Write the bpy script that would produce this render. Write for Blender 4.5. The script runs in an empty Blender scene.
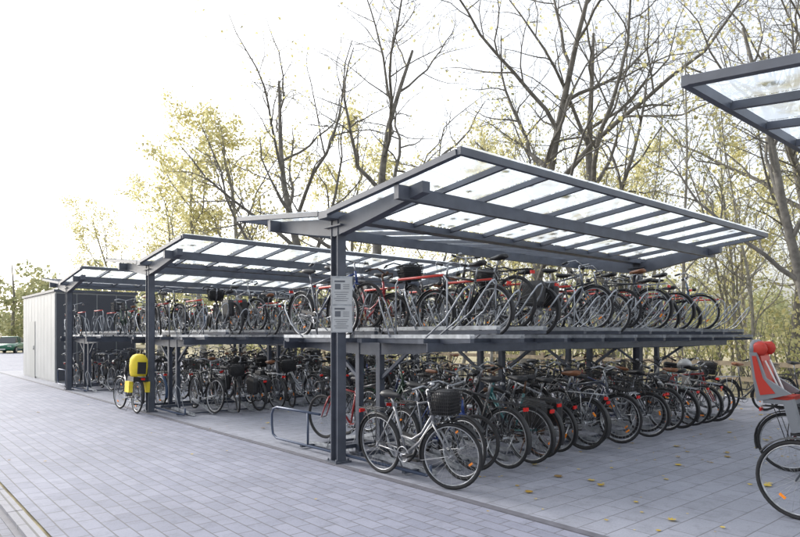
import bpy, math, random
from mathutils import Vector, Matrix
scene=bpy.context.scene
rad=math.radians
# ---------------------------------------------------------------- helpers
class MB:
    def __init__(s): s.v=[];s.f=[];s.m=[];s.s=[];s.M=None
    def av(s,p):
        if s.M is not None: p=s.M@Vector(p)
        s.v.append((p[0],p[1],p[2])); return len(s.v)-1
    def face(s,idx,mat,smooth=False): s.f.append(tuple(idx)); s.m.append(mat); s.s.append(smooth)
    def poly(s,pts,mat): s.face([s.av(p) for p in pts],mat)
    def tube(s,path,rr,n,mat,caps=True):
        path=[Vector(p) for p in path]
        if not isinstance(rr,(list,tuple)): rr=[rr]*len(path)
        rings=[];u=None
        for i,p in enumerate(path):
            if i==0: t=path[1]-p
            elif i==len(path)-1: t=p-path[i-1]
            else: t=path[i+1]-path[i-1]
            if t.length<1e-9: t=Vector((0,0,1))
            t=t.normalized()
            if u is None:
                u=t.cross(Vector((0,0,1)))
                if u.length<.05: u=t.cross(Vector((1,0,0)))
            else:
                u=u-t*u.dot(t)
                if u.length<1e-6: u=t.cross(Vector((.3,.5,.8)))
            u=u.normalized(); w=t.cross(u)
            rings.append([s.av(p+(u*math.cos(a)+w*math.sin(a))*rr[i]) for a in [2*math.pi*k/n for k in range(n)]])
        for i in range(len(rings)-1):
            a,b=rings[i],rings[i+1]
            for k in range(n): s.face((a[k],a[(k+1)%n],b[(k+1)%n],b[k]),mat,True)
        if caps and n>3:
            s.face(rings[0][::-1],mat); s.face(rings[-1],mat)
    def torus(s,c,R_,r,N,n,mat,ax='y',sx=1.0):
        c=Vector(c);rings=[]
        for i in range(N):
            a=2*math.pi*i/N
            d={'y':Vector((math.cos(a),0,math.sin(a))),'z':Vector((math.cos(a),math.sin(a),0)),'x':Vector((0,math.cos(a),math.sin(a)))}[ax]
            o={'y':Vector((0,1,0)),'z':Vector((0,0,1)),'x':Vector((1,0,0))}[ax]
            rings.append([s.av(c+d*(R_+r*math.cos(b))+o*(r*sx*math.sin(b))) for b in [2*math.pi*k/n for k in range(n)]])
        for i in range(N):
            a,b=rings[i],rings[(i+1)%N]
            for k in range(n): s.face((a[k],a[(k+1)%n],b[(k+1)%n],b[k]),mat,True)
    def box(s,c,sz,mat,rot=None):
        c=Vector(c);h=Vector(sz)*.5;ids=[]
        for x in(-1,1):
            for y in(-1,1):
                for z in(-1,1):
                    q=Vector((x*h.x,y*h.y,z*h.z))
                    if rot is not None: q=rot@q
                    ids.append(s.av(c+q))
        for q in((0,1,3,2),(4,6,7,5),(0,4,5,1),(2,3,7,6),(0,2,6,4),(1,5,7,3)): s.face([ids[i] for i in q],mat)
    def beam(s,p0,p1,w,h,mat):
        p0=Vector(p0);p1=Vector(p1);t=(p1-p0);L=t.length;t.normalize()
        u=t.cross(Vector((0,0,1)))
        if u.length<.01: u=Vector((1,0,0))
        u.normalize(); v=u.cross(t)
        rot=Matrix((u,t,v)).transposed()
        s.box((p0+p1)/2,(w,L,h),mat,rot)
    def loft(s,secs,mat,smooth=True):
        rings=[[s.av(p) for p in sec] for sec in secs]; n=len(rings[0])
        for a,b in zip(rings[:-1],rings[1:]):
            for k in range(n): s.face((a[k],a[(k+1)%n],b[(k+1)%n],b[k]),mat,smooth)
        s.face(rings[0][::-1],mat); s.face(rings[-1],mat)
    def mesh(s,name,mats):
        me=bpy.data.meshes.new(name); me.from_pydata(s.v,[],s.f)
        for m in mats: me.materials.append(m)
        me.polygons.foreach_set('material_index',s.m); me.polygons.foreach_set('use_smooth',s.s)
        me.update(); return me
def obj(name,me,loc=(0,0,0),rot=(0,0,0),parent=None,scale=None):
    o=bpy.data.objects.new(name,me); scene.collection.objects.link(o)
    o.location=loc
    o.rotation_euler=rot
    if scale is not None: o.scale=scale
    if parent is not None: o.parent=parent
    return o
def empty(name,loc=(0,0,0)): 
    o=obj(name,None,loc); return o
def ellip(mb,c,r,mat,n=10,m=6):
    secs=[]
    for i in range(1,m):
        a=math.pi*i/m
        secs.append([(c[0]+r[0]*math.sin(a)*math.cos(b),c[1]+r[1]*math.sin(a)*math.sin(b),c[2]-r[2]*math.cos(a)) for b in [2*math.pi*k/n for k in range(n)]])
    mb.loft(secs,mat)
# ---------------------------------------------------------------- materials
def mat(name,col,rough=.5,metal=0.,noise=0.,nscale=8.,bump=0.,coat=0.,spec=None):
    m=bpy.data.materials.new(name); m.use_nodes=True; nt=m.node_tree; b=nt.nodes['Principled BSDF']
    b.inputs['Base Color'].default_value=(*col,1); b.inputs['Roughness'].default_value=rough; b.inputs['Metallic'].default_value=metal
    if coat: b.inputs['Coat Weight'].default_value=coat
    tc=nt.nodes.new('ShaderNodeTexCoord')
    nz=nt.nodes.new('ShaderNodeTexNoise'); nz.inputs['Scale'].default_value=nscale; nz.inputs['Detail'].default_value=6
    nt.links.new(tc.outputs['Object'],nz.inputs['Vector'])
    if noise:
        mr=nt.nodes.new('ShaderNodeMapRange'); mr.inputs['From Min'].default_value=.3; mr.inputs['From Max'].default_value=.7
        mr.inputs['To Min'].default_value=1-noise; mr.inputs['To Max'].default_value=1+noise
        nt.links.new(nz.outputs['Fac'],mr.inputs['Value'])
        mx=nt.nodes.new('ShaderNodeVectorMath'); mx.operation='SCALE'; mx.inputs[0].default_value=col
        nt.links.new(mr.outputs['Result'],mx.inputs['Scale']); nt.links.new(mx.outputs[0],b.inputs['Base Color'])
    if bump:
        bp=nt.nodes.new('ShaderNodeBump'); bp.inputs['Strength'].default_value=bump; bp.inputs['Distance'].default_value=.02
        nt.links.new(nz.outputs['Fac'],bp.inputs['Height']); nt.links.new(bp.outputs['Normal'],b.inputs['Normal'])
    return m
M_steel=mat('anthracite_paint',(.085,.095,.12),.45,noise=.18,nscale=5)
M_rackdark=mat('rack_dark_steel',(.065,.075,.10),.45,.2,noise=.2,nscale=9)
M_galv=mat('galvanised_steel',(.38,.40,.43),.45,.6,noise=.25,nscale=14)
M_red=mat('red_tube',(.5,.035,.02),.4)
M_rackblue=mat('blue_grey_tube',(.06,.08,.13),.4,.2)
M_rub=mat('tyre_rubber',(.022,.022,.024),.85,noise=.3)
M_alu=mat('aluminium',(.40,.41,.43),.38,.8,noise=.3,nscale=20)
M_plas=mat('black_plastic',(.02,.02,.022),.5)
M_redr=mat('red_reflector',(.6,.02,.015),.2)
M_orr=mat('orange_reflector',(.95,.28,.02),.25)
M_white=mat('white_plastic',(.70,.70,.69),.4)
M_brown=mat('brown_leather',(.22,.09,.04),.5,noise=.2)
M_yel=mat('yellow_fabric',(.80,.62,.04),.7,noise=.1)
M_gshell=mat('grey_shell',(.22,.23,.25),.5)
M_bluec=mat('blue_cover',(.03,.12,.4),.5)
M_rust=mat('rusty_metal',(.16,.09,.06),.7,.4,noise=.4,nscale=25)
def glass_roof():
    m=bpy.data.materials.new('frosted_roof_glass'); m.use_nodes=True; nt=m.node_tree; nt.nodes.clear()
    N=nt.nodes.new; L=nt.links.new
    out=N('ShaderNodeOutputMaterial'); tr=N('ShaderNodeBsdfTransparent'); tl=N('ShaderNodeBsdfTranslucent'); gl=N('ShaderNodeBsdfGlossy')
    tc=N('ShaderNodeTexCoord'); nz=N('ShaderNodeTexNoise'); nz.inputs['Scale'].default_value=1.8; nz.inputs['Detail'].default_value=9; nz.inputs['Roughness'].default_value=.65
    L(tc.outputs['Object'],nz.inputs['Vector'])
    cr=N('ShaderNodeValToRGB'); cr.color_ramp.elements[0].position=.34; cr.color_ramp.elements[0].color=(.55,.53,.43,1); cr.color_ramp.elements[1].position=.5; cr.color_ramp.elements[1].color=(.76,.83,.91,1)
    L(nz.outputs['Fac'],cr.inputs['Fac']); L(cr.outputs['Color'],tl.inputs['Color'])
    tr.inputs['Color'].default_value=(.77,.84,.92,1)
    gl.inputs['Roughness'].default_value=.15
    m1=N('ShaderNodeMixShader'); m1.inputs[0].default_value=.6; L(tr.outputs[0],m1.inputs[1]); L(tl.outputs[0],m1.inputs[2])
    m3=N('ShaderNodeMixShader'); m3.inputs[0].default_value=.05; L(m1.outputs[0],m3.inputs[1]); L(gl.outputs[0],m3.inputs[2])
    L(m3.outputs[0],out.inputs[0]); return m
M_glass=glass_roof()
def leafmat(name,stops,trans=.5):
    m=bpy.data.materials.new(name); m.use_nodes=True; nt=m.node_tree; nt.nodes.clear(); N=nt.nodes.new; L=nt.links.new
    out=N('ShaderNodeOutputMaterial'); g=N('ShaderNodeNewGeometry'); cr=N('ShaderNodeValToRGB')
    el=cr.color_ramp.elements
    el[0].color=(*stops[0],1); el[1].color=(*stops[-1],1)
    for i,c in enumerate(stops[1:-1]): e=el.new((i+1)/(len(stops)-1)); e.color=(*c,1)
    L(g.outputs['Random Per Island'],cr.inputs['Fac'])
    d=N('ShaderNodeBsdfDiffuse'); t=N('ShaderNodeBsdfTranslucent'); mx=N('ShaderNodeMixShader'); mx.inputs[0].default_value=trans
    L(cr.outputs[0],d.inputs[0]); L(cr.outputs[0],t.inputs[0]); L(d.outputs[0],mx.inputs[1]); L(t.outputs[0],mx.inputs[2]); L(mx.outputs[0],out.inputs[0])
    return m
ML_yel=leafmat('autumn_leaves_yellow',[(.46,.42,.18),(.70,.64,.32),(.76,.72,.44),(.55,.55,.30)],.6)
ML_grn=leafmat('autumn_leaves_green',[(.24,.26,.12),(.44,.44,.22),(.60,.57,.30),(.36,.38,.20)],.55)
ML_fall=leafmat('fallen_leaf',[(.26,.15,.05),(.55,.40,.08),(.62,.48,.14),(.22,.14,.07)],.2)
ML_dist=leafmat('distant_leaves',[(.27,.30,.16),(.42,.42,.24),(.37,.39,.25),(.48,.45,.24)],.45)
M_bark=mat('bark',(.16,.15,.135),.9,noise=.4,nscale=6,bump=.5)
M_bark2=mat('bark_pale',(.26,.245,.21),.9,noise=.35,nscale=6,bump=.5)

def paving(name,c1,c2,mortar,bw,bh,rot=0,msize=.006,off=.5,patch=.12):
    m=bpy.data.materials.new(name); m.use_nodes=True; nt=m.node_tree; b=nt.nodes['Principled BSDF']; N=nt.nodes.new; L=nt.links.new
    tc=N('ShaderNodeTexCoord'); mp=N('ShaderNodeMapping'); mp.inputs['Rotation'].default_value=(0,0,rot)
    L(tc.outputs['Object'],mp.inputs[0])
    br=N('ShaderNodeTexBrick'); br.inputs['Scale'].default_value=1; br.inputs['Brick Width'].default_value=bw; br.inputs['Row Height'].default_value=bh
    br.inputs['Mortar Size'].default_value=msize; br.inputs['Mortar Smooth'].default_value=.3; br.offset=off; br.inputs['Bias'].default_value=0
    br.inputs['Color1'].default_value=(*c1,1); br.inputs['Color2'].default_value=(*c2,1); br.inputs['Mortar'].default_value=(*mortar,1)
    L(mp.outputs[0],br.inputs['Vector'])
    n1=N('ShaderNodeTexNoise'); n1.inputs['Scale'].default_value=.55; n1.inputs['Detail'].default_value=7; n1.inputs['Roughness'].default_value=.65; L(tc.outputs['Object'],n1.inputs['Vector'])
    n2=N('ShaderNodeTexNoise'); n2.inputs['Scale'].default_value=60; n2.inputs['Detail'].default_value=4; L(tc.outputs['Object'],n2.inputs['Vector'])
    n3=N('ShaderNodeTexNoise'); n3.inputs['Scale'].default_value=5.; n3.inputs['Detail'].default_value=8; n3.inputs['Roughness'].default_value=.75; L(tc.outputs['Object'],n3.inputs['Vector'])
    r1=N('ShaderNodeMapRange'); r1.inputs['From Min'].default_value=.3; r1.inputs['From Max'].default_value=.7; r1.inputs['To Min'].default_value=1-patch; r1.inputs['To Max'].default_value=1+patch; L(n1.outputs['Fac'],r1.inputs['Value'])
    r2=N('ShaderNodeMapRange'); r2.inputs['To Min'].default_value=.8; r2.inputs['To Max'].default_value=1.2; L(n2.outputs['Fac'],r2.inputs['Value'])
    r3=N('ShaderNodeMapRange'); r3.inputs['From Min'].default_value=.35; r3.inputs['From Max'].default_value=.5; r3.inputs['To Min'].default_value=.78; r3.inputs['To Max'].default_value=1; L(n3.outputs['Fac'],r3.inputs['Value'])
    mu=N('ShaderNodeMath'); mu.operation='MULTIPLY'; L(r1.outputs[0],mu.inputs[0]); L(r2.outputs[0],mu.inputs[1])
    mu2=N('ShaderNodeMath'); mu2.operation='MULTIPLY'; L(mu.outputs[0],mu2.inputs[0]); L(r3.outputs[0],mu2.inputs[1])
    sc=N('ShaderNodeVectorMath'); sc.operation='SCALE'; L(br.outputs['Color'],sc.inputs[0]); L(mu2.outputs[0],sc.inputs['Scale'])
    L(sc.outputs[0],b.inputs['Base Color']); b.inputs['Roughness'].default_value=.75
    bp=N('ShaderNodeBump'); bp.inputs['Strength'].default_value=.5; bp.inputs['Distance'].default_value=.006; bp.invert=True
    L(br.outputs['Fac'],bp.inputs['Height']); L(bp.outputs[0],b.inputs['Normal'])
    return m
M_pavL=paving('concrete_block_paving',(.225,.235,.295),(.18,.19,.245),(.11,.11,.13),.30,.15,rot=rad(90),msize=.007,patch=.16)
M_pavR=paving('concrete_slab_paving',(.25,.26,.305),(.225,.235,.275),(.14,.14,.16),.5,.25,rot=0,msize=.006,patch=.16)
M_road=paving('road_setts',(.19,.195,.24),(.15,.155,.19),(.08,.08,.09),.20,.10,rot=rad(90),msize=.007)
M_kerb=paving('kerb_stone',(.25,.25,.28),(.22,.22,.25),(.1,.1,.1),1.0,.5,rot=rad(90),msize=.01)
M_soil=mat('leaf_covered_ground',(.33,.29,.18),.95,noise=.5,nscale=2.5,bump=.4)
# ---------------------------------------------------------------- view frame (metres)
C=Vector((-4.54,-6.47)); RX=Vector((.758,-.652)); FX=Vector((.652,.758))
def V(x,d): p=C+RX*x+FX*d; return p.x,p.y
# ---------------------------------------------------------------- ground
def sheet(name,x0,x1,y0,y1,z,m):
    mb=MB(); mb.poly([(x0,y0,0),(x1,y0,0),(x1,y1,0),(x0,y1,0)],0); return obj(name,mb.mesh(name,[m]),(0,0,z))
sheet('ground',-600,600,-600,600,-.03,M_soil)
sheet('forecourt_paving',-3.4,-.16,-30,120,-.004,M_pavL)
sheet('cycle_parking_paving',-.06,12.5,-30,26,0,M_pavR)
sheet('side_paving',-.06,12.5,26.01,60,-.004,M_pavL)
sheet('road',-14,-3.62,-60,160,-.012,M_road)
mb=MB(); 
for k in range(150):
    y=-30+k*1.0; mb.box((-3.51,y+.5,-.01),(.12,.985,.075),0)
obj('kerb',mb.mesh('kerb',[M_kerb]))
mb=MB(); mb.box((-3.62+.035,45,-.012),(.07,150,.012),0)
mb.box((-.11,45,-.005),(.09,150,.02),0)
obj('drainage_channel',mb.mesh('drainage_channel',[mat('drain_dark',(.10,.10,.12),.7,noise=.2)]))
# ---------------------------------------------------------------- bicycle
def make_bike(name,col,style='city',steer=0,guard='black',saddle='black',basket=None,rearbox=None,childseat=False,rim='alu',met=0.,seed=0):
    rg=random.Random(seed)
    mb=MB(); F,RUB,ALU,PL,SAD,RR,OR,GD,EX,EX2,SHL=range(11)
    gmat=M_plas if guard in(None,'black') else (M_alu if guard=='alu' else mat('guard_'+name,col,.35,met))
    mats=[mat('bike_paint_'+name,col,.32,met,coat=.4),M_rub,M_alu if seed%4 else M_rust,M_plas,{'black':M_plas,'brown':M_brown,'white':M_white,'blue':M_bluec}[saddle],M_redr,M_orr,
          gmat,M_yel if rearbox=='yellow' else (M_red if childseat else M_plas),M_white,M_gshell]
    wr=.345
    def wheel(c):
        mb.torus(c,.328,.019,40,8,RUB); mb.torus(c,.304,.008,40,6,ALU if rim=='alu' else PL,sx=1.3)
        c=Vector(c); mb.tube([c+Vector((0,-.055,0)),c+Vector((0,.055,0))],.014,8,ALU); 
        if seed%3==0: mb.tube([c+Vector((0,-.04,0)),c+Vector((0,.04,0))],.038,10,ALU)
        ph=rg.random()
        for k in range(28):
            a=2*math.pi*(k+ph)/28; b=a+(.35 if k%2 else -.35)
            y=.03 if k%4<2 else -.03
            mb.tube([c+Vector((.02*math.cos(b),y,.02*math.sin(b))),c+Vector((.298*math.cos(a),0,.298*math.sin(a)))],.0012,3,ALU,False)
        if seed%3!=1:
            for k in (0,math.pi):
                a=k+ph*3; mb.box(c+Vector((.2*math.cos(a),.012,.2*math.sin(a))),(.06,.012,.022),OR,Matrix.Rotation(-a+math.pi/2,3,'Y'))
    def guardarc(c,a0,a1):
        rows=[];n=14
        for i in range(n+1):
            a=a0+(a1-a0)*i/n
            rows.append([mb.av((c[0]+r*math.cos(a),y,c[2]+r*math.sin(a))) for y,r in((-.03,.358),(-.018,.37),(.018,.37),(.03,.358))])
        for a,b in zip(rows[:-1],rows[1:]):
            for k in range(3): mb.face((a[k],a[k+1],b[k+1],b[k]),GD,True)
    rh=(-.53,0,wr); fh=(.56,0,wr); bb=Vector((-.09,0,.29)); st=Vector((-.24,0,.80)); ht=Vector((.315,0,.90)); hb=Vector((.365,0,.70))
    if style in('mtb','race'): ht=Vector((.33,0,.86))
    wheel(rh)
    if guard: guardarc(rh,rad(15),rad(200))
    mb.tube([bb,st],.016,8,F)
    mb.tube([ht,hb],.019,8,F)
    if style=='lady':
        mb.tube([Vector((.35,0,.76)),(.18,0,.55),(.02,0,.46),bb+(st-bb)*.38],.015,8,F); mb.tube([hb,(.14,0,.45),bb],.018,8,F)
    elif style=='deep':
        mb.tube([hb+Vector((-.01,0,.03)),(.24,0,.42),(.10,0,.30),bb],.026,8,F)
    elif style=='mtb':
        mb.tube([ht+(hb-ht)*.2,bb+(st-bb)*.88],.018,8,F); mb.tube([hb,bb],.023,8,F)
    else:
        mb.tube([ht+(hb-ht)*.15,bb+(st-bb)*.95],.015,8,F); mb.tube([hb,bb],.017,8,F)
    for y in(-.055,.055):
        mb.tube([bb+Vector((0,y*.6,0)),(rh[0]+.05,y,wr)],.009,6,F); mb.tube([(rh[0]+.02,y,wr),st+(bb-st)*.08+Vector((0,y*.4,0))],.008,6,F)
    sh=rg.uniform(-.03,.06)
    mb.tube([st,st+Vector((-.04,0,.13+sh))],.013,8,ALU)
    sx,sz=-.29,.955+sh
    secs=[]
    for x,w,h,z in((-.13,.05,.02,.015),(-.11,.085,.035,.01),(-.05,.085,.04,.0),(.03,.045,.035,-.005),(.10,.024,.025,-.005),(.14,.014,.016,-.01)):
        secs.append([(sx+x+.02,w*math.cos(a),sz+z+h*math.sin(a)) for a in [2*math.pi*k/8 for k in range(8)]])
    mb.loft(secs,SAD)
    mb.tube([bb+Vector((0,-.09,0)),bb+Vector((0,.09,0))],.015,8,ALU)
    mb.torus(bb+Vector((0,-.05,0)),.085,.007,20,4,ALU)
    ca=rg.uniform(0,6.28)
    for sgn in(-1,1):
        e=bb+Vector((math.cos(ca)*.17*sgn,-.085*sgn,math.sin(ca)*.17*sgn)); mb.tube([bb+Vector((0,-.07*sgn,0)),e],.010,6,ALU)
        mb.box(e+Vector((0,-.055*sgn,0)),(.085,.09,.022),PL)
    if style not in('mtb','race') and seed%2:
        mb.beam(bb+Vector((.04,-.06,.05)),(rh[0]+.1,-.06,wr+.05),.012,.045,PL if rg.random()<.6 else GD)
    for z in(.085,-.085): mb.tube([bb+Vector((0,-.05,z)),(rh[0],-.05,wr+z*.4)],.004,4,PL)
    mb.tube([(-.34,.05,.31),(-.30,.14,.03)],.008,5,ALU)
    if style not in('mtb','race') or rg.random()<.3:
        for y in(-.06,0,.06): mb.tube([(-.24,y,.75),(-.80,y,.755)],.005,5,PL if seed%3 else ALU)
        for x in(-.3,-.45,-.62,-.79): mb.tube([(x,-.06,.752),(x,.06,.752)],.005,5,PL if seed%3 else ALU)
        for y in(-.065,.065):
            mb.tube([(-.53,y,wr),(-.66,y,.75)],.005,5,PL if seed%3 else ALU); mb.tube([(-.53,y,wr),(-.48,y,.75)],.005,5,PL if seed%3 else ALU)
        mb.box((-.82,0,.71),(.02,.07,.04),RR)
    else: mb.box((-.33,0,.86),(.02,.05,.035),RR)
    if rearbox=='pannier':
        for y in(-.15,.15):
            mb.loft([[(-.55+dx*s_,y+dy*s_,z) for dx,dy in((-.16,-.06),(.15,-.06),(.17,0),(.15,.06),(-.16,.06),(-.18,0))] for z,s_ in((.42,.85),(.47,1),(.70,1),(.76,.8))],PL,False)
    if rearbox=='crate':
        for z in(.78,.83,.88,.93,.98,1.0): 
            for a,b in(((-.70,-.15),(-.34,-.15)),((-.34,-.15),(-.34,.15)),((-.34,.15),(-.70,.15)),((-.70,.15),(-.70,-.15))): mb.beam((a[0],a[1],z),(b[0],b[1],z),.005,.006,PL)
        for k in range(9):
            x=-.70+.36*k/8
            for y in(-.15,.15): mb.beam((x,y,.76),(x,y,1.0),.005,.005,PL)
        for k in range(7):
            y=-.15+.3*k/6
            for x in(-.70,-.34): mb.beam((x,y,.76),(x,y,1.0),.005,.005,PL)
        mb.box((-.52,0,.77),(.34,.28,.008),PL)
    if rearbox=='yellow':
        secs=[[( -.52+dx*s_, dy*s_, z) for dx,dy in((-.14,-.11),(0,-.16),(.14,-.12),(.17,0),(.14,.12),(0,.16),(-.14,.11),(-.17,0))] for z,s_ in((.72,.85),(.80,1.05),(.95,1.15),(1.10,1.1),(1.18,.8),(1.21,.4))]
        mb.loft(secs,EX)
        mb.box((-.52,0,.93),(.42,.16,.24),PL); mb.box((-.52,0,.70),(.36,.3,.1),PL)
        for y in(-.17,.17): mb.box((-.50,y,.54),(.26,.08,.22),EX)
    if childseat:
        mb.beam((-.74,0,.84),(-.86,0,1.40),.34,.04,SHL)
        mb.beam((-.70,0,.90),(-.81,0,1.40),.27,.06,EX)
        mb.box((-.58,0,.83),(.32,.34,.05),SHL); mb.box((-.57,0,.875),(.28,.27,.05),EX)
        for y in(-.165,.165):
            mb.loft([[(-.88,y-.015,1.40),(-.80,y-.015,1.40),(-.80,y+.015,1.40),(-.88,y+.015,1.40)],[(-.84,y-.02,1.1),(-.70,y-.02,1.10),(-.70,y+.02,1.10),(-.84,y+.02,1.1)],[(-.80,y-.02,.82),(-.44,y-.02,.93),(-.44,y+.02,.93),(-.80,y+.02,.82)]],SHL,False)
            mb.loft([[(-.845,y*1.14-.003,1.36),(-.80,y*1.14-.003,1.36),(-.80,y*1.14+.003,1.36),(-.845,y*1.14+.003,1.36)],[(-.81,y*1.14-.003,1.1),(-.73,y*1.14-.003,1.10),(-.73,y*1.14+.003,1.10),(-.81,y*1.14+.003,1.1)],[(-.76,y*1.14-.003,.90),(-.6,y*1.14-.003,.93),(-.6,y*1.14+.003,.93),(-.76,y*1.14+.003,.9)]],EX,False)
            mb.beam((-.47,y,.86),(-.38,y,.50),.10,.10,SHL); mb.box((-.34,y,.48),(.2,.11,.03),PL)
            mb.beam((-.74,y*.45,1.30),(-.58,y*.3,.92),.03,.012,EX2)
        ellip(mb,(-.86,0,1.44),(.06,.17,.12),SHL)
        for y in(-.13,.13): ellip(mb,(-.78,y,1.44),(.09,.035,.09),EX)
        ellip(mb,(-.82,0,1.44),(.05,.13,.10),EX)
    ax=(ht-hb).normalized(); 
    mb.M=Matrix.Translation(hb)@Matrix.Rotation(steer,4,ax)@Matrix.Translation(-hb)
    wheel(fh)
    if guard: guardarc(fh,rad(35),rad(190))
    for y in(-.05,.05): mb.tube([hb+Vector((.01,y*.9,-.03)),(.45,y,.55),(fh[0],y,wr)],[.013,.012,.009],6,F if style!='mtb' else PL)
    mb.tube([hb+Vector((.01,-.05,-.03)),hb+Vector((.01,.05,-.03))],.014,6,F)
    if guard:
        for y in(-.045,.045): mb.tube([(fh[0],y,wr),(.22,y*.6,.28)],.003,3,ALU,False)
    top=ht+ax*(.12 if style!='race' else .05)
    mb.tube([ht,top],.013,8,ALU); mb.tube([top,top+Vector((.05,0,.01))],.014,8,ALU)
    t=top+Vector((.05,0,.01))
    if style=='race': pts=[(.02,-.2,-.13),(.11,-.2,-.12),(.14,-.2,-.05),(.09,-.2,0),(0,-.19,0),(0,0,0),(0,.19,0),(.09,.2,0),(.14,.2,-.05),(.11,.2,-.12),(.02,.2,-.13)]
    elif style!='mtb':
        pts=[(-.17,-.29,-.01),(-.07,-.29,.02),(0,-.2,.05),(.01,-.08,.02),(0,0,0),(.01,.08,.02),(0,.2,.05),(-.07,.29,.02),(-.17,.29,-.01)]
    else: pts=[(-.06,-.31,.02),(-.02,-.15,.01),(0,0,0),(-.02,.15,.01),(-.06,.31,.02)]
    pts=[t+Vector(p) for p in pts]; mb.tube(pts,.011,7,PL if style=='race' or seed%3==0 else ALU)
    for a,b in((pts[0],pts[1]),(pts[-1],pts[-2])):
        e=a+(b-a)*(.95 if style!='mtb' else .6) if (b-a).length<.2 else a+(b-a)*.7
        mb.tube([a,e],.017,7,PL); 
        mb.tube([e+Vector((.03,0,-.01)),a+(e-a)*.3+Vector((.05,0,-.03))],.005,4,ALU)
    for y in(-.12,.12): mb.tube([t+Vector((0,y,.02)),t+Vector((.12,y*.5,.02)),hb+Vector((.06,0,.05))],.003,3,PL,False)
    ellip(mb,hb+Vector((.09,0,.08)),(.04,.035,.035),PL if seed%2 else ALU,8,5)
    if rg.random()<.4: ellip(mb,t+Vector((-.03,.1,.05)),(.028,.028,.022),ALU,8,5)
    if basket:
        zb=.78; bx=.50; wr_=.0035 if basket=='wire' else .0045
        def ring(z,s_,r=.004):
            p=[(bx-.13*s_,-.18*s_,z),(bx+.13*s_,-.18*s_,z),(bx+.13*s_,.18*s_,z),(bx-.13*s_,.18*s_,z)]
            for i in range(4): mb.tube([p[i],p[(i+1)%4]],r,4,PL,False)
        for k in range(7): ring(zb+.24*k/7,.78+.22*k/7,wr_)
        ring(zb+.24,1.0,.007)
        for k in range(13):
            y=-.18+.36*k/12
            for sx_ in(-1,1): mb.tube([(bx+sx_*.13*.78,y*.78,zb),(bx+sx_*.13,y,zb+.24)],wr_,3,PL,False)
            mb.tube([(bx-.1,y*.78,zb),(bx+.1,y*.78,zb)],wr_,3,PL,False)
        for k in range(11):
            x=-.13+.26*k/10
            for sy in(-1,1): mb.tube([(bx+x*.78,sy*.18*.78,zb),(bx+x,sy*.18,zb+.24)],wr_,3,PL,False)
        if basket=='dense': # bag lying in the basket
            mb.loft([[(bx+a*s_,b*s_,z) for a,b in((-.10,-.13),(.09,-.14),(.11,0),(.09,.14),(-.10,.13),(-.11,0))] for z,s_ in((zb+.01,.8),(zb+.08,1),(zb+.2,1.0),(zb+.25,.6))],PL)
    mb.M=None
    return mb.mesh('bicycle_'+name,mats)
bikes=[
 make_bike('black_city',(.015,.015,.018),'city',.15,'black','black',None,seed=1),
 make_bike('silver_lady',(.34,.35,.38),'lady',-.2,'black','black','wire',met=.5,seed=2),
 make_bike('navy_city',(.02,.03,.09),'city',-.1,'black','black',None,'crate',seed=3),
 make_bike('red_lady',(.34,.02,.025),'lady',.25,'black','black',None,seed=4,rim='black'),
 make_bike('grey_trek',(.10,.11,.13),'city',0.05,'black','black',None,seed=5,met=.4,rim='alu'),
 make_bike('black_lady',(.018,.018,.02),'lady',-.25,'black','brown','wire',seed=6,rim='black'),
 make_bike('mtb_black',(.03,.03,.032),'mtb',.1,None,'black',None,rim='black',seed=7),
 make_bike('teal_lady',(.03,.15,.16),'lady',.1,'black','black',None,'pannier',seed=8),
 make_bike('white_city',(.50,.50,.49),'city',-.15,'black','black',None,seed=9,rim='alu'),
 make_bike('blue_mtb',(.02,.05,.20),'mtb',.2,None,'black',None,rim='black',seed=10),
 make_bike('green_lady',(.025,.06,.035),'lady',-.1,'frame','black',None,'crate',seed=11),
 make_bike('silver_trek',(.30,.31,.33),'city',.2,'black','black',None,met=.6,seed=14,rim='alu'),
 make_bike('red_race',(.30,.02,.02),'race',.12,None,'black',None,seed=13,rim='black'),
 make_bike('black_deep',(.02,.02,.025),'deep',-.3,'black','black','dense','pannier',seed=15,rim='black'),
 make_bike('blue_deep',(.05,.09,.17),'deep',.25,'frame','black',None,seed=17),
 make_bike('black_race',(.02,.02,.02),'race',-.1,'black','brown',None,seed=18),
]
W=[4,2,2,1,3,1.6,2.5,.8,1.2,.7,1,2.2,.6,2.2,.7,1.2]
def put_bike(me,x,y,z,heading,lean=0,pitch=0,sc=1.0):
    Mx=Matrix.Translation((x,y,z))@Matrix.Rotation(heading,4,'Z')@Matrix.Translation((-.53,0,0))@Matrix.Rotation(-pitch,4,'Y')@Matrix.Translation((.53,0,0))@Matrix.Rotation(lean,4,'X')@Matrix.Scale(sc,4)
    o=obj('bicycle',me); o.matrix_world=Mx; return o
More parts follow.
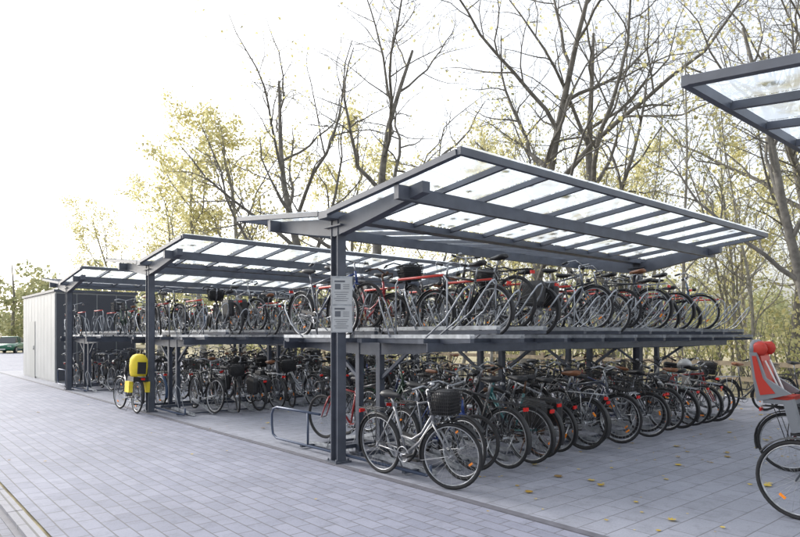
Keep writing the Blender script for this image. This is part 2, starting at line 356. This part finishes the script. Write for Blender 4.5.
# ---------------------------------------------------------------- shelter
SL=7.6; HW=2.35
def zr(y): return 3.14+.11*abs(y)
def make_shelter_meshes():
    st=MB()
    for x in(0,7.4):
        st.box((x,-.068,1.52),(.13,.014,3.04),0); st.box((x,.068,1.52),(.13,.014,3.04),0); st.box((x,0,1.52),(.012,.122,3.04),0)
        st.box((x,0,.012),(.24,.24,.02),0)
        for a in(-.09,.09):
            for b in(-.09,.09): st.tube([(x+a,b,.02),(x+a,b,.05)],.012,6,0)
        for s in(-1,1):
            st.loft([[(x-.055,s*y,zr(y)-.085),(x+.055,s*y,zr(y)-.085),(x+.055,s*y,zr(y)-.085-h),(x-.055,s*y,zr(y)-.085-h)] for y,h in((.0,.22),(.5,.2),(1.62,.12))],0,False)
        st.box((x,0,2.96),(.2,.36,.02),0)
    fr=MB()
    for s in(-1,1):
        yb=1.38
        fr.box((SL/2-.115,s*yb,zr(yb)-.16),(SL+.2,.075,.15),0)
        fr.box((SL/2-.115,s*(HW-.03),zr(HW)-.04),(SL+.235,.05,.075),0)
        n=11
        for i in range(n+1):
            x=-.21+(SL+.2)*i/n; w=.07 if i in(0,n) else .045
            fr.beam((x,s*.10,zr(.1)-.042),(x,s*(HW-.06),zr(HW-.06)-.042),w,.06,0)
    fr.box((SL/2-.115,0,3.085),(SL+.25,.2,.09),0)
    fr.tube([(.11,.12,3.04),(.11,.12,2.9),(.11,.1,.08)],.03,8,0)
    gl=MB()
    for s in(-1,1):
        n=11
        for i in range(n):
            x0=-.21+(SL+.2)*i/n+.006; x1=-.21+(SL+.2)*(i+1)/n-.006
            p=[(x0,s*.06,zr(.06)+.004),(x1,s*.06,zr(.06)+.004),(x1,s*(HW+.02),zr(HW)+.006),(x0,s*(HW+.02),zr(HW)+.006)]
            gl.poly(p if s>0 else p[::-1],0)
    return st.mesh('shelter_posts',[M_steel]),fr.mesh('roof_frame',[M_steel]),gl.mesh('roof_glass',[M_glass])
SH=make_shelter_meshes()
NT=18; PITCH=.425; X0=.38; ZT=1.58
def make_rack():
    mb=MB(); D,G,RD,BL=0,1,2,3
    for x in(.5,2.9,5.3,7.75):
        for s in(-1,1):
            mb.box((x,s*.22,.75),(.08,.08,1.5),D)
            mb.loft([[(x-.03,s*y,1.5),(x+.03,s*y,1.5),(x+.03,s*y,1.5-h),(x-.03,s*y,1.5-h)] for y,h in((.0,.16),(.9,.13),(1.5,.07))],D,False)
            mb.beam((x,s*.26,1.05),(x,s*.75,1.38),.04,.04,D)
        mb.box((x,0,.02),(.14,.7,.02),D)
    L=NT*PITCH
    xc=X0+L/2-.2
    for s in(-1,1):
        mb.box((xc,s*1.42,1.53),(L+.15,.09,.05),D); mb.box((xc,s*.3,1.53),(L+.15,.09,.05),D)
        mb.box((xc,s*1.52,1.46),(L+.15,.012,.10),D)
        mb.box((xc,s*.27,.12),(L+.1,.05,.05),D); mb.box((xc,s*1.1,.035),(L+.1,.05,.03),D)
        for i in range(NT+1):
            x=X0+i*PITCH; up=.10 if i%2 else 0.; z=ZT-.01+up
            # dark carrier arm below each tray, protruding outwards
            mb.loft([[(x-.03,s*y,z-.016),(x+.03,s*y,z-.016),(x+.03,s*y,z-.016-h),(x-.03,s*y,z-.016-h)] for y,h in((.25,.05),(1.4,.06),(1.93,.04))],D,False)
            for dx in(-.035,.035): mb.box((x+dx,s*1.08,z+.012),(.004,1.70,.045),G)
            mb.box((x,s*1.08,z-.009),(.07,1.70,.004),G)
            lp=[(x-.09,s*1.30,z+.0),(x-.10,s*1.62,z+.20),(x-.09,s*1.80,z+.42),(x-.05,s*1.86,z+.52),(x,s*1.875,z+.55),(x+.05,s*1.86,z+.52),(x+.09,s*1.80,z+.42),(x+.10,s*1.62,z+.20),(x+.09,s*1.30,z)]
            mb.tube(lp,.010,6,G)
            mb.tube([(x-.05,s*.62,z),(x-.05,s*.42,z+.42),(x-.03,s*.38,z+.50),(x+.03,s*.38,z+.50),(x+.05,s*.42,z+.42),(x+.05,s*.62,z)],.009,6,G)
            if i%2==0:
                xx=x+PITCH*.45
                mb.tube([(xx,s*.45,z-.03),(xx,s*.45,z+.66),(xx,s*.50,z+.72),(xx,s*1.30,z+.72),(xx,s*1.36,z+.66),(xx,s*1.36,z-.03)],.011,6,G)
                mb.tube([(xx,s*.50,z+.725),(xx,s*1.30,z+.725)],.017,6,RD)
            zl=.06+(.16 if i%2 else 0)
            for dx in(-.035,.035): mb.beam((x+dx,s*.25,zl+.02),(x+dx,s*1.35,.035),.004,.04,G)
            mb.beam((x,s*.25,zl),(x,s*1.35,.012),.07,.004,G)
            mb.tube([(x-.05,s*.75,zl-.02),(x-.05,s*.5,zl+.42),(x,s*.46,zl+.50),(x+.05,s*.5,zl+.42),(x+.05,s*.75,zl-.02)],.009,6,G)
    x=.12
    mb.tube([(x,-1.5,.07),(x,1.75,.07),(x,1.87,.12),(x,1.9,.25),(x,1.9,.42),(x,1.85,.5),(x,1.75,.53),(x,.6,.53)],.018,8,BL)
    mb.tube([(x,-1.5,.07),(x,-1.56,.10),(x,-1.56,.2)],.018,8,BL)
    mb.tube([(x,.9,.07),(x,.9,.53)],.016,8,BL)
    return mb.mesh('rack_frame',[M_rackdark,M_galv,M_red,M_rackblue])
RK=make_rack()
leafshape=[(0,-.5),(.28,-.38),(.5,-.1),(.26,0),(.38,.34),(.1,.24),(0,.55),(-.1,.24),(-.38,.34),(-.26,0),(-.5,-.1),(-.28,-.38)]
def add_leaf(mb,p,size,rg,mat=0):
    a=rg.uniform(0,6.28); tx=rg.uniform(-.25,.25); ty=rg.uniform(-.25,.25)
    pts=[]
    for x,y in leafshape:
        X=(x*math.cos(a)-y*math.sin(a))*size; Y=(x*math.sin(a)+y*math.cos(a))*size
        pts.append((p[0]+X,p[1]+Y,p[2]+abs(X*tx)+abs(Y*ty)+.25*(X*X+Y*Y)/size))
    mb.poly(pts,mat)
def build_shelter(y0,sides,seed,leaves=70):
    e=empty('bicycle_shelter',(0,y0,0))
    for nm,me in zip(('posts','roof_frame','roof_glass'),SH): obj(nm,me,parent=e)
    rg=random.Random(seed); mb=MB()
    for k in range(leaves):
        y=rg.uniform(-2.3,2.3)
        if rg.random()<.4: y*=.3
        add_leaf(mb,(rg.uniform(-.2,7.5),y,zr(y)+.012),rg.uniform(.08,.17),rg)
    obj('leaves_on_roof',mb.mesh('leaves_on_roof',[ML_fall]),parent=e)
    if not sides: return
    obj('double_deck_bicycle_rack',RK,(0,y0,0))
    for s in sides:
        for i in range(NT):
            x=X0+i*PITCH
            for tier in(0,1):
                if rg.random()<(.04 if tier==0 else .24): continue
                if tier==1 and ((i==0 and s<0) or i>=NT-2): continue
                me=rg.choices(bikes,W)[0]
                inward=rg.random()<.7
                jy=rg.uniform(-.08,.2)
                up=i%2
                head=(math.pi/2 if s<0 else -math.pi/2)
                cy=s*(.92+jy+(0 if up else .1)); sc=rg.uniform(.93,1.03)
                if tier==0:
                    if i==0 and s<0: continue
                    if inward: put_bike(me,x,y0+cy,.03,head+rg.uniform(-.07,.07),rg.uniform(-.10,.10),.14 if up else .03,sc)
                    else: put_bike(me,x,y0+cy-s*.02,.035,head+math.pi+rg.uniform(-.07,.07),rg.uniform(-.10,.10),0,sc)
                else:
                    z=ZT-.01+(.10 if up else 0)
                    put_bike(me,x,y0+s*(.94+jy*.4),z,head+(0 if inward else math.pi)+rg.uniform(-.03,.03),rg.uniform(-.08,.08),0,sc*.96)
build_shelter(0,(-1,1),11,170)
build_shelter(6.8,(-1,1),12,90)
build_shelter(13.6,(-1,1),13,70)
build_shelter(-6.8,(),14,110)
# individual bikes
hero=make_bike('front_silver',(.26,.265,.28),'lady',.35,'black','black','dense',met=.5,seed=22)
put_bike(hero,.05,-1.36,0,-math.pi/2+.04,.08)
put_bike(bikes[4],.50,-1.12,.0,-math.pi/2-.05,-.05)
cs=make_bike('child_seat_bike',(.12,.02,.02),'lady',.2,'black','black',None,childseat=True,seed=31)
put_bike(cs,3.7,-4.42,0,-math.pi/2,.04)
put_bike(bikes[4],1.55,-5.18,0,math.pi/2-.1,-.03)
for k in range(6): put_bike(bikes[(k*5+6)%12],5.2+k*.6,-4.9-.1*(k%2),0,(-1)**k*math.pi/2,.04)
yb=make_bike('yellow_cover_bike',(.05,.05,.055),'lady',.1,'black','black',None,'yellow',seed=33)
put_bike(yb,-.30,7.25,0,math.pi/2,.05)
put_bike(bikes[5],9.4,-1.3,0,-rad(20),.06)
put_bike(bikes[13],9.0,-.2,0,-rad(35),.06)
put_bike(bikes[7],10.4,.6,0,rad(60),.06)
put_bike(bikes[8],9.7,2.0,0,rad(80),.06)
put_bike(bikes[0],10.9,-1.9,0,-rad(30),.06)
# helmet hung on a bike
mb=MB()
secs=[]
for z,a,b in((0,.135,.10),(.03,.15,.115),(.07,.145,.11),(.11,.115,.088),(.14,.07,.055),(.15,.03,.02)):
    secs.append([(a*math.cos(t)*(1+.04*math.cos(6*t)),b*math.sin(t),z) for t in [2*math.pi*k/18 for k in range(18)]])
mb.loft(secs,0)
for y in(-.05,0,.05): mb.box((.02,y,.128),(.14,.016,.03),1)
for y in(-.09,.09): mb.tube([(.05,y,.01),(.0,y*.5,-.13),(-.05,y,.01)],.005,4,1)
obj('bicycle_helmet',mb.mesh('bicycle_helmet',[M_white,M_plas]),(6.75,-1.25,1.02),(.2,.3,1))
# ---------------------------------------------------------------- notice sign on post
mb=MB(); M_sign=mat('sign_face',(.50,.51,.52),.4,noise=.08,nscale=6); M_ink=mat('sign_ink',(.12,.13,.15),.6)
mb.box((0,-.0,1.98),(.26,.012,.70),0); 
for z0 in(2.14,1.80):
    mb.box((0,-.008,z0),(.24,.006,.32),1)
    mb.box((-.03,-.0125,z0+.125),(.13,.003,.022),2)
    mb.box((-.055,-.0125,z0+.06),(.07,.003,.07),2)
    for k in range(3): mb.box((.05,-.0125,z0+.085-k*.025),(.08,.003,.006),2)
    for k in range(5): mb.box((-.01,-.0125,z0-.01-k*.026),(.18-.03*(k%3),.003,.006),2)
for z in(1.75,2.2): mb.tube([(0,0,z),(0,.07,z)],.012,6,0)
obj('notice_sign',mb.mesh('notice_sign',[M_galv,M_sign,M_ink]),(-.02,-.110,0),(0,0,rad(-30)))
# ---------------------------------------------------------------- utility building
def building():
    e=empty('utility_building',(.35,16.9,0)); Lb=5.4; Wb=2.6; H=3.05
    mw=mat('light_metal_cladding',(.38,.39,.39),.5,.1,noise=.08,nscale=1.5); md=mat('dark_cladding',(.08,.085,.10),.5)
    w=MB(); w.box((Wb/2,Lb/2,H/2),(Wb,Lb,H),0)
    for k in range(10): w.box((-.012,.27+k*.54,H/2),(.02,.52,H-.12),0)
    obj('walls',w.mesh('walls',[mw]),parent=e)
    s=MB(); 
    for k in range(4): s.box((.33+k*.64,-.012,H/2),(.60,.02,H-.12),0)
    obj('dark_side_panels',s.mesh('dark_side_panels',[md]),parent=e)
    r=MB(); r.box((Wb/2,Lb/2,H+.04),(Wb+.12,Lb+.12,.08),0); obj('roof_slab',r.mesh('roof_slab',[M_steel]),parent=e)
    d=MB(); d.box((-.03,3.6,1.05),(.02,.95,2.1),0); d.tube([(-.06,3.25,1.05),(-.06,3.25,1.2)],.015,6,1); obj('door',d.mesh('door',[mat('door_grey',(.34,.35,.34),.5),M_alu]),parent=e)
    l=MB()
    for k in range(5): 
        l.box((.33,-.026,1.15+k*.22),(.16,.004,.05),0); l.box((.27,-.026,1.2+k*.22),(.04,.004,.1),0)
    obj('lettering',l.mesh('lettering',[M_white]),parent=e)
building()
# ---------------------------------------------------------------- cars
def make_car(name,col):
    paint=mat('car_paint_'+name,col,.3,.3,coat=.6); gls=mat('car_glass_'+name,(.03,.04,.045),.08)
    lt=mat('car_lamp_'+name,(.7,.7,.68),.2)
    mb=MB()
    S=[(-2.1,.45,.70,.70),(-2.02,.28,.85,.80),(-1.5,.22,.92,.86),(-.6,.2,.93,.88),(.6,.2,.92,.88),(1.4,.22,.84,.86),(1.95,.28,.70,.78),(2.1,.40,.60,.66)]
    mb.loft([[(x,-w*.92,zl),(x,w*.92,zl),(x,w,(zl+zs)/2),(x,w*.93,zs),(x,-w*.93,zs),(x,-w,(zl+zs)/2)] for x,zl,zs,w in S],0)
    T=[(-1.75,.93,.72,.74),(-1.35,1.36,.64,.74),(-.4,1.46,.60,.74),(.35,1.42,.60,.74),(1.05,.90,.74,.76)]
    mb.loft([[(x,-wb,.88),(x,wb,.88),(x,wt,z),(x,-wt,z)] for x,z,wt,wb in T],1,False)
    mb.loft([[(x,-.61,z-.02),(x,.61,z-.02),(x,.57,z+.02),(x,-.57,z+.02)] for x,z in((-1.32,1.37),(-.4,1.475),(.33,1.43))],0)
    for y in(-1,1):
        for x in(-.45,.0): mb.beam((x-.03,y*.755,.9),(x,y*.61,1.44),.05,.04,0)
        for x in(-1.3,1.3):
            mb.tube([(x,y*.70,.31),(x,y*.90,.31)],.31,18,2); mb.tube([(x,y*.89,.31),(x,y*.915,.31)],.19,12,3)
        mb.box((2.02,y*.55,.62),(.12,.28,.12),4); mb.box((-2.06,y*.62,.72),(.08,.2,.14),5)
        mb.box((.62,y*.95,.95),(.12,.14,.1),0)
    mb.box((2.1,0,.38),(.04,.5,.1),4)
    return mb.mesh(name,[paint,gls,M_rub,M_alu,lt,M_redr])
cg=make_car('car_green',(.02,.14,.08)); cb=make_car('car_blue',(.07,.11,.18))
for me,x,d,r in((cg,-35.0,56,-2.0),(cb,-36.5,65,-1.9),(cb,-42,60,-2.2)):
    px,py=V(x,d); obj('parked_car',me,(px,py,-.02),(0,0,r))
# ---------------------------------------------------------------- trees
def tree_mesh(name,seed,H,r0,nleaf,ls,mleaf,mbark=M_bark,counts=(9,7,6,4),lean=(0,0),start=.28,limb=.52,up1=.10,trunkL=.72,ang=(28,58),upb=.05):
    rg=random.Random(seed); mb=MB(); tips=[]
    seg=[8,9,6,3,2]; sides=[9,6,4,3,3]; wan=[.07,.19,.24,.28,.3]; upt=[.02,up1,upb,.0,-.03]; ratio=[limb,.50,.45,.42]; st=[start,.22,.12,.1]
    def grow(p,d,L,r,lev):
        n=seg[lev]; pts=[p]; rr=[r]; cur=d.copy(); dirs=[d]
        end=.22 if lev==0 else .2
        for i in range(n):
            cur=(cur+Vector((rg.gauss(0,1),rg.gauss(0,1),rg.gauss(0,.6)))*wan[lev]+Vector((0,0,upt[lev]))).normalized()
            p=p+cur*(L/n); pts.append(p); rr.append(r*(1-(1-end)*(i+1)/n)); dirs.append(cur)
        if lev==0: rr[0]*=1.35
        mb.tube(pts,rr,sides[lev],1,False)
        if lev>=3: tips.extend(pts[1:])
        if lev>=len(counts): return
        nc=counts[lev]; az=rg.uniform(0,6.28)
        for k in range(nc):
            t=st[lev]+(1-st[lev])*(k+rg.random()*.8)/nc; t=min(t,.98)
            f=t*n; i=min(int(f),n-1); q=pts[i].lerp(pts[i+1],f-i); rq=rr[i]+(rr[i+1]-rr[i])*(f-i); dd=dirs[i+1]
            az+=2.4+rg.uniform(-.5,.5); a=rad(rg.uniform(*ang))
            u=dd.cross(Vector((.1,.2,1))); 
            if u.length<.1: u=dd.cross(Vector((1,0,0)))
            u.normalize(); w=dd.cross(u); side=u*math.cos(az)+w*math.sin(az)
            nd=(dd*math.cos(a)+side*math.sin(a)).normalized()
            cl=L*ratio[lev]*(1.15-.65*t)*rg.uniform(.75,1.2)
            grow(q,nd,cl,max(min(rq*.62,r*.42),.0055),lev+1)
    grow(Vector((0,0,-.1)),Vector((lean[0],lean[1],1)).normalized(),H*trunkL,r0,0)
    for k in range(nleaf):
        p=rg.choice(tips)+Vector((rg.gauss(0,.16),rg.gauss(0,.16),rg.gauss(0,.16)-.05))
        s=ls*rg.uniform(.6,1.3); n=Vector((rg.gauss(0,1),rg.gauss(0,1),rg.gauss(0,1))).normalized(); u=n.orthogonal().normalized(); w=n.cross(u)
        mb.poly([p-u*s*.5,p-w*s*.36,p+u*s*.5,p+w*s*.36+n*s*.15],0)
    return mb.mesh(name,[mleaf,mbark])
TA=tree_mesh('plane_tree_a',3,16,.21,380,.12,ML_yel,start=.18,counts=(10,9,6,4),limb=.66,ang=(32,68),upb=.02)
TB=tree_mesh('plane_tree_b',5,17,.23,420,.12,ML_yel,start=.2,limb=.70,lean=(.08,.05),counts=(10,9,6,4),ang=(32,68),upb=.02)
TC=tree_mesh('lime_tree_leafy',8,15,.16,4600,.15,ML_yel,M_bark2,limb=.5)
TD=tree_mesh('lime_tree_leafy_b',9,14,.15,5600,.15,ML_yel,M_bark2,limb=.5,start=.2)
TE=tree_mesh('young_tree',12,11,.07,420,.11,ML_grn,M_bark2,counts=(12,5,4),limb=.3,start=.2,trunkL=.95,ang=(25,50))
TF=tree_mesh('young_tree_b',14,9,.06,600,.11,ML_yel,M_bark2,counts=(13,5,4),limb=.33,start=.12,trunkL=.95,ang=(25,55),lean=(.1,0))
TG=tree_mesh('leaning_plane_tree',17,14,.16,400,.12,ML_yel,counts=(9,7,5,3),limb=.5,start=.3,lean=(.42,0))
def plant(nm,me,x,d,rot,sc=1.0):
    px,py=V(x,d); return obj(nm,me,(px,py,0),(0,0,rot),scale=(sc,sc,sc))
plant('plane_tree',TA,7.4,22,.5,1.2)
plant('plane_tree',TB,4.8,23.5,2.2,1.2)
plant('plane_tree',TA,13.5,21.5,3.4,1.05)
plant('plane_tree',TB,-1.0,26,3.6,1.2)
plant('plane_tree',TA,-4.2,30,1.4,1.3)
plant('plane_tree',TB,17,25,5.0,1.15)
plant('plane_tree',TB,23,28,1.5,1.2)
plant('plane_tree',TG,11.0,16.0,rad(150),1.0)
for x,d,r,s,m in((-8.5,34,.3,1.25,TC),(-12,38,1.7,1.25,TD),(-3,38,2.9,1.2,TD),(2.5,41,4,1.2,TC),(-16.5,43,5,1.1,TD),(-20.5,47,2,.95,TC),(8,41,1,1.1,TD),(14,41,3,1.1,TC),(22,40,2,1.1,TD),(-26,58,2.4,.8,TD)):
    plant('lime_tree',m,x,d,r,s)
rg=random.Random(4)
for k in range(38):
    x=rg.uniform(2,24); d=rg.uniform(19,30)
    plant('young_tree',rg.choice((TE,TF)),x,d,rg.uniform(0,6.28),rg.uniform(.7,1.2))
# shrubs
def shrubs(name,pts,n,ls,mleaf,seed):
    rg=random.Random(seed); mb=MB()
    cl=[]
    for (x,y,w,h) in pts:
        for k in range(7):
            tx=x+rg.gauss(0,w*.5); ty=y+rg.gauss(0,w*.5); tz=h*rg.uniform(.5,1)
            mid=Vector(((x+tx)/2+rg.gauss(0,.1),(y+ty)/2+rg.gauss(0,.1),tz*.55))
            mb.tube([(x+rg.gauss(0,.15),y+rg.gauss(0,.15),-.05),mid,(tx,ty,tz)],[.02,.014,.005],4,1,False)
            for t in(.4,.55,.7,.85,1.): cl.append(Vector((x,y,0)).lerp(Vector((tx,ty,tz)),t))
    for k in range(n):
        c=rg.choice(cl); p=c+Vector((rg.gauss(0,.22),rg.gauss(0,.22),rg.gauss(0,.2)))
        if p.z<0: p.z=.02
        s=ls*rg.uniform(.6,1.4); n_=Vector((rg.gauss(0,1),rg.gauss(0,1),rg.gauss(0,1))).normalized(); u=n_.orthogonal().normalized(); w=n_.cross(u)
        mb.poly([p-u*s*.5,p-w*s*.36,p+u*s*.5,p+w*s*.36],0)
    return obj(name,mb.mesh(name,[mleaf,M_bark]))
rg=random.Random(6)
shrubs('shrub_border',[(13.6+rg.uniform(0,3),-12+k*.75+rg.uniform(-.3,.3),.8,rg.uniform(1.0,2.6)) for k in range(60)],12000,.10,ML_grn,5)
shrubs('shrub_border',[(17+rg.uniform(0,7),-16+k*1.1,1.2,rg.uniform(2,4.5)) for k in range(45)],10000,.15,ML_yel,6)
# distant trees
def distant(name,items,seed):
    rg=random.Random(seed); mb=MB()
    for x,d,h,w in items:
        px,py=V(x,d)
        mb.tube([(px,py,-.1),(px+rg.uniform(-.3,.3),py,h*.5),(px,py,h*.85)],[.25,.15,.05],5,1,False)
        blobs=[(rg.gauss(0,w*.32),rg.gauss(0,w*.32),h*rg.uniform(.15,.92),rg.uniform(.12,.26)*w) for _ in range(12)]
        for _ in range(800):
            bx,by,bz,br=rg.choice(blobs); v=Vector((rg.gauss(0,1),rg.gauss(0,1),rg.gauss(0,.8))).normalized()*br*rg.uniform(.5,1.1)
            p=Vector((px+bx,py+by,bz))+v; s=rg.uniform(.3,.7); n_=Vector((rg.gauss(0,1),rg.gauss(0,1),rg.gauss(0,1))).normalized(); u=n_.orthogonal().normalized(); w_=n_.cross(u)
            mb.poly([p-u*s*.5,p-w_*s*.4,p+u*s*.5,p+w_*s*.4],0)
    return obj(name,mb.mesh(name,[ML_dist,M_bark2]))
rg=random.Random(9)
it=[]
for k in range(80):
    d=rg.uniform(75,115); t=-.85+1.75*(k+rg.random())/80
    it.append((t*d,d,rg.uniform(7,13),rg.uniform(6,9)))
distant('distant_trees',it,3)
# fence rail behind racks
mb=MB(); mwood=mat('weathered_timber',(.30,.24,.16),.8,noise=.3)
for k in range(14): mb.box((12.9,-9+k*2.2,.5),(.1,.1,1.0),0)
for z in(.45,.85): mb.box((12.83,5.3,z),(.04,29,.12),0)
obj('timber_fence',mb.mesh('timber_fence',[mwood]))
# fallen leaves
mb=MB(); rg=random.Random(21)
for k in range(900):
    if k<150: x=rg.uniform(-.0,9); y=rg.uniform(-5.5,-1.6)
    elif k<170: x=rg.uniform(-3.4,0); y=rg.uniform(-4,14)
    elif k<300: x=rg.uniform(0,9); y=rg.choice((3.4,10.2))+rg.gauss(0,.8)
    else: x=rg.uniform(8.8,12.5); y=rg.uniform(-9,20)
    add_leaf(mb,(x,y,.006),rg.uniform(.05,.12) if rg.random()<.25 else rg.uniform(.02,.05),rg)
obj('fallen_leaves',mb.mesh('fallen_leaves',[ML_fall]))
# ---------------------------------------------------------------- light
sd2=RX*(-.80)+FX*(.60); el=rad(32)
sdir=Vector((sd2.x*math.cos(el),sd2.y*math.cos(el),math.sin(el))).normalized()
w=bpy.data.worlds.new('World'); scene.world=w; w.use_nodes=True; nt=w.node_tree
sky=nt.nodes.new('ShaderNodeTexSky'); sky.sky_type='NISHITA'; sky.sun_disc=False; sky.sun_elevation=el; sky.sun_rotation=math.atan2(sdir.x,sdir.y)
sky.dust_density=4; sky.air_density=1.2; sky.ozone_density=1.5; sky.altitude=0
hs=nt.nodes.new('ShaderNodeHueSaturation'); hs.inputs['Saturation'].default_value=.26; hs.inputs['Value'].default_value=2.4
bg=nt.nodes['Background']; bg.inputs['Strength'].default_value=.15
nt.links.new(sky.outputs[0],hs.inputs['Color']); nt.links.new(hs.outputs[0],bg.inputs['Color'])
sl=bpy.data.lights.new('sun','SUN'); sl.energy=1.2; sl.angle=rad(10); sl.color=(1,.98,.95)
so=obj('sun',sl,(0,0,30)); so.rotation_euler=sdir.to_track_quat('Z','Y').to_euler()
cam=bpy.data.cameras.new('camera'); cam.lens=28.1; cam.sensor_width=36; cam.shift_y=.083; cam.clip_end=2000
co=obj('camera',cam,(C.x,C.y,1.6),(rad(90),0,-rad(40.7))); scene.camera=co
scene.view_settings.view_transform='Standard'; scene.view_settings.look='None'; scene.view_settings.exposure=0
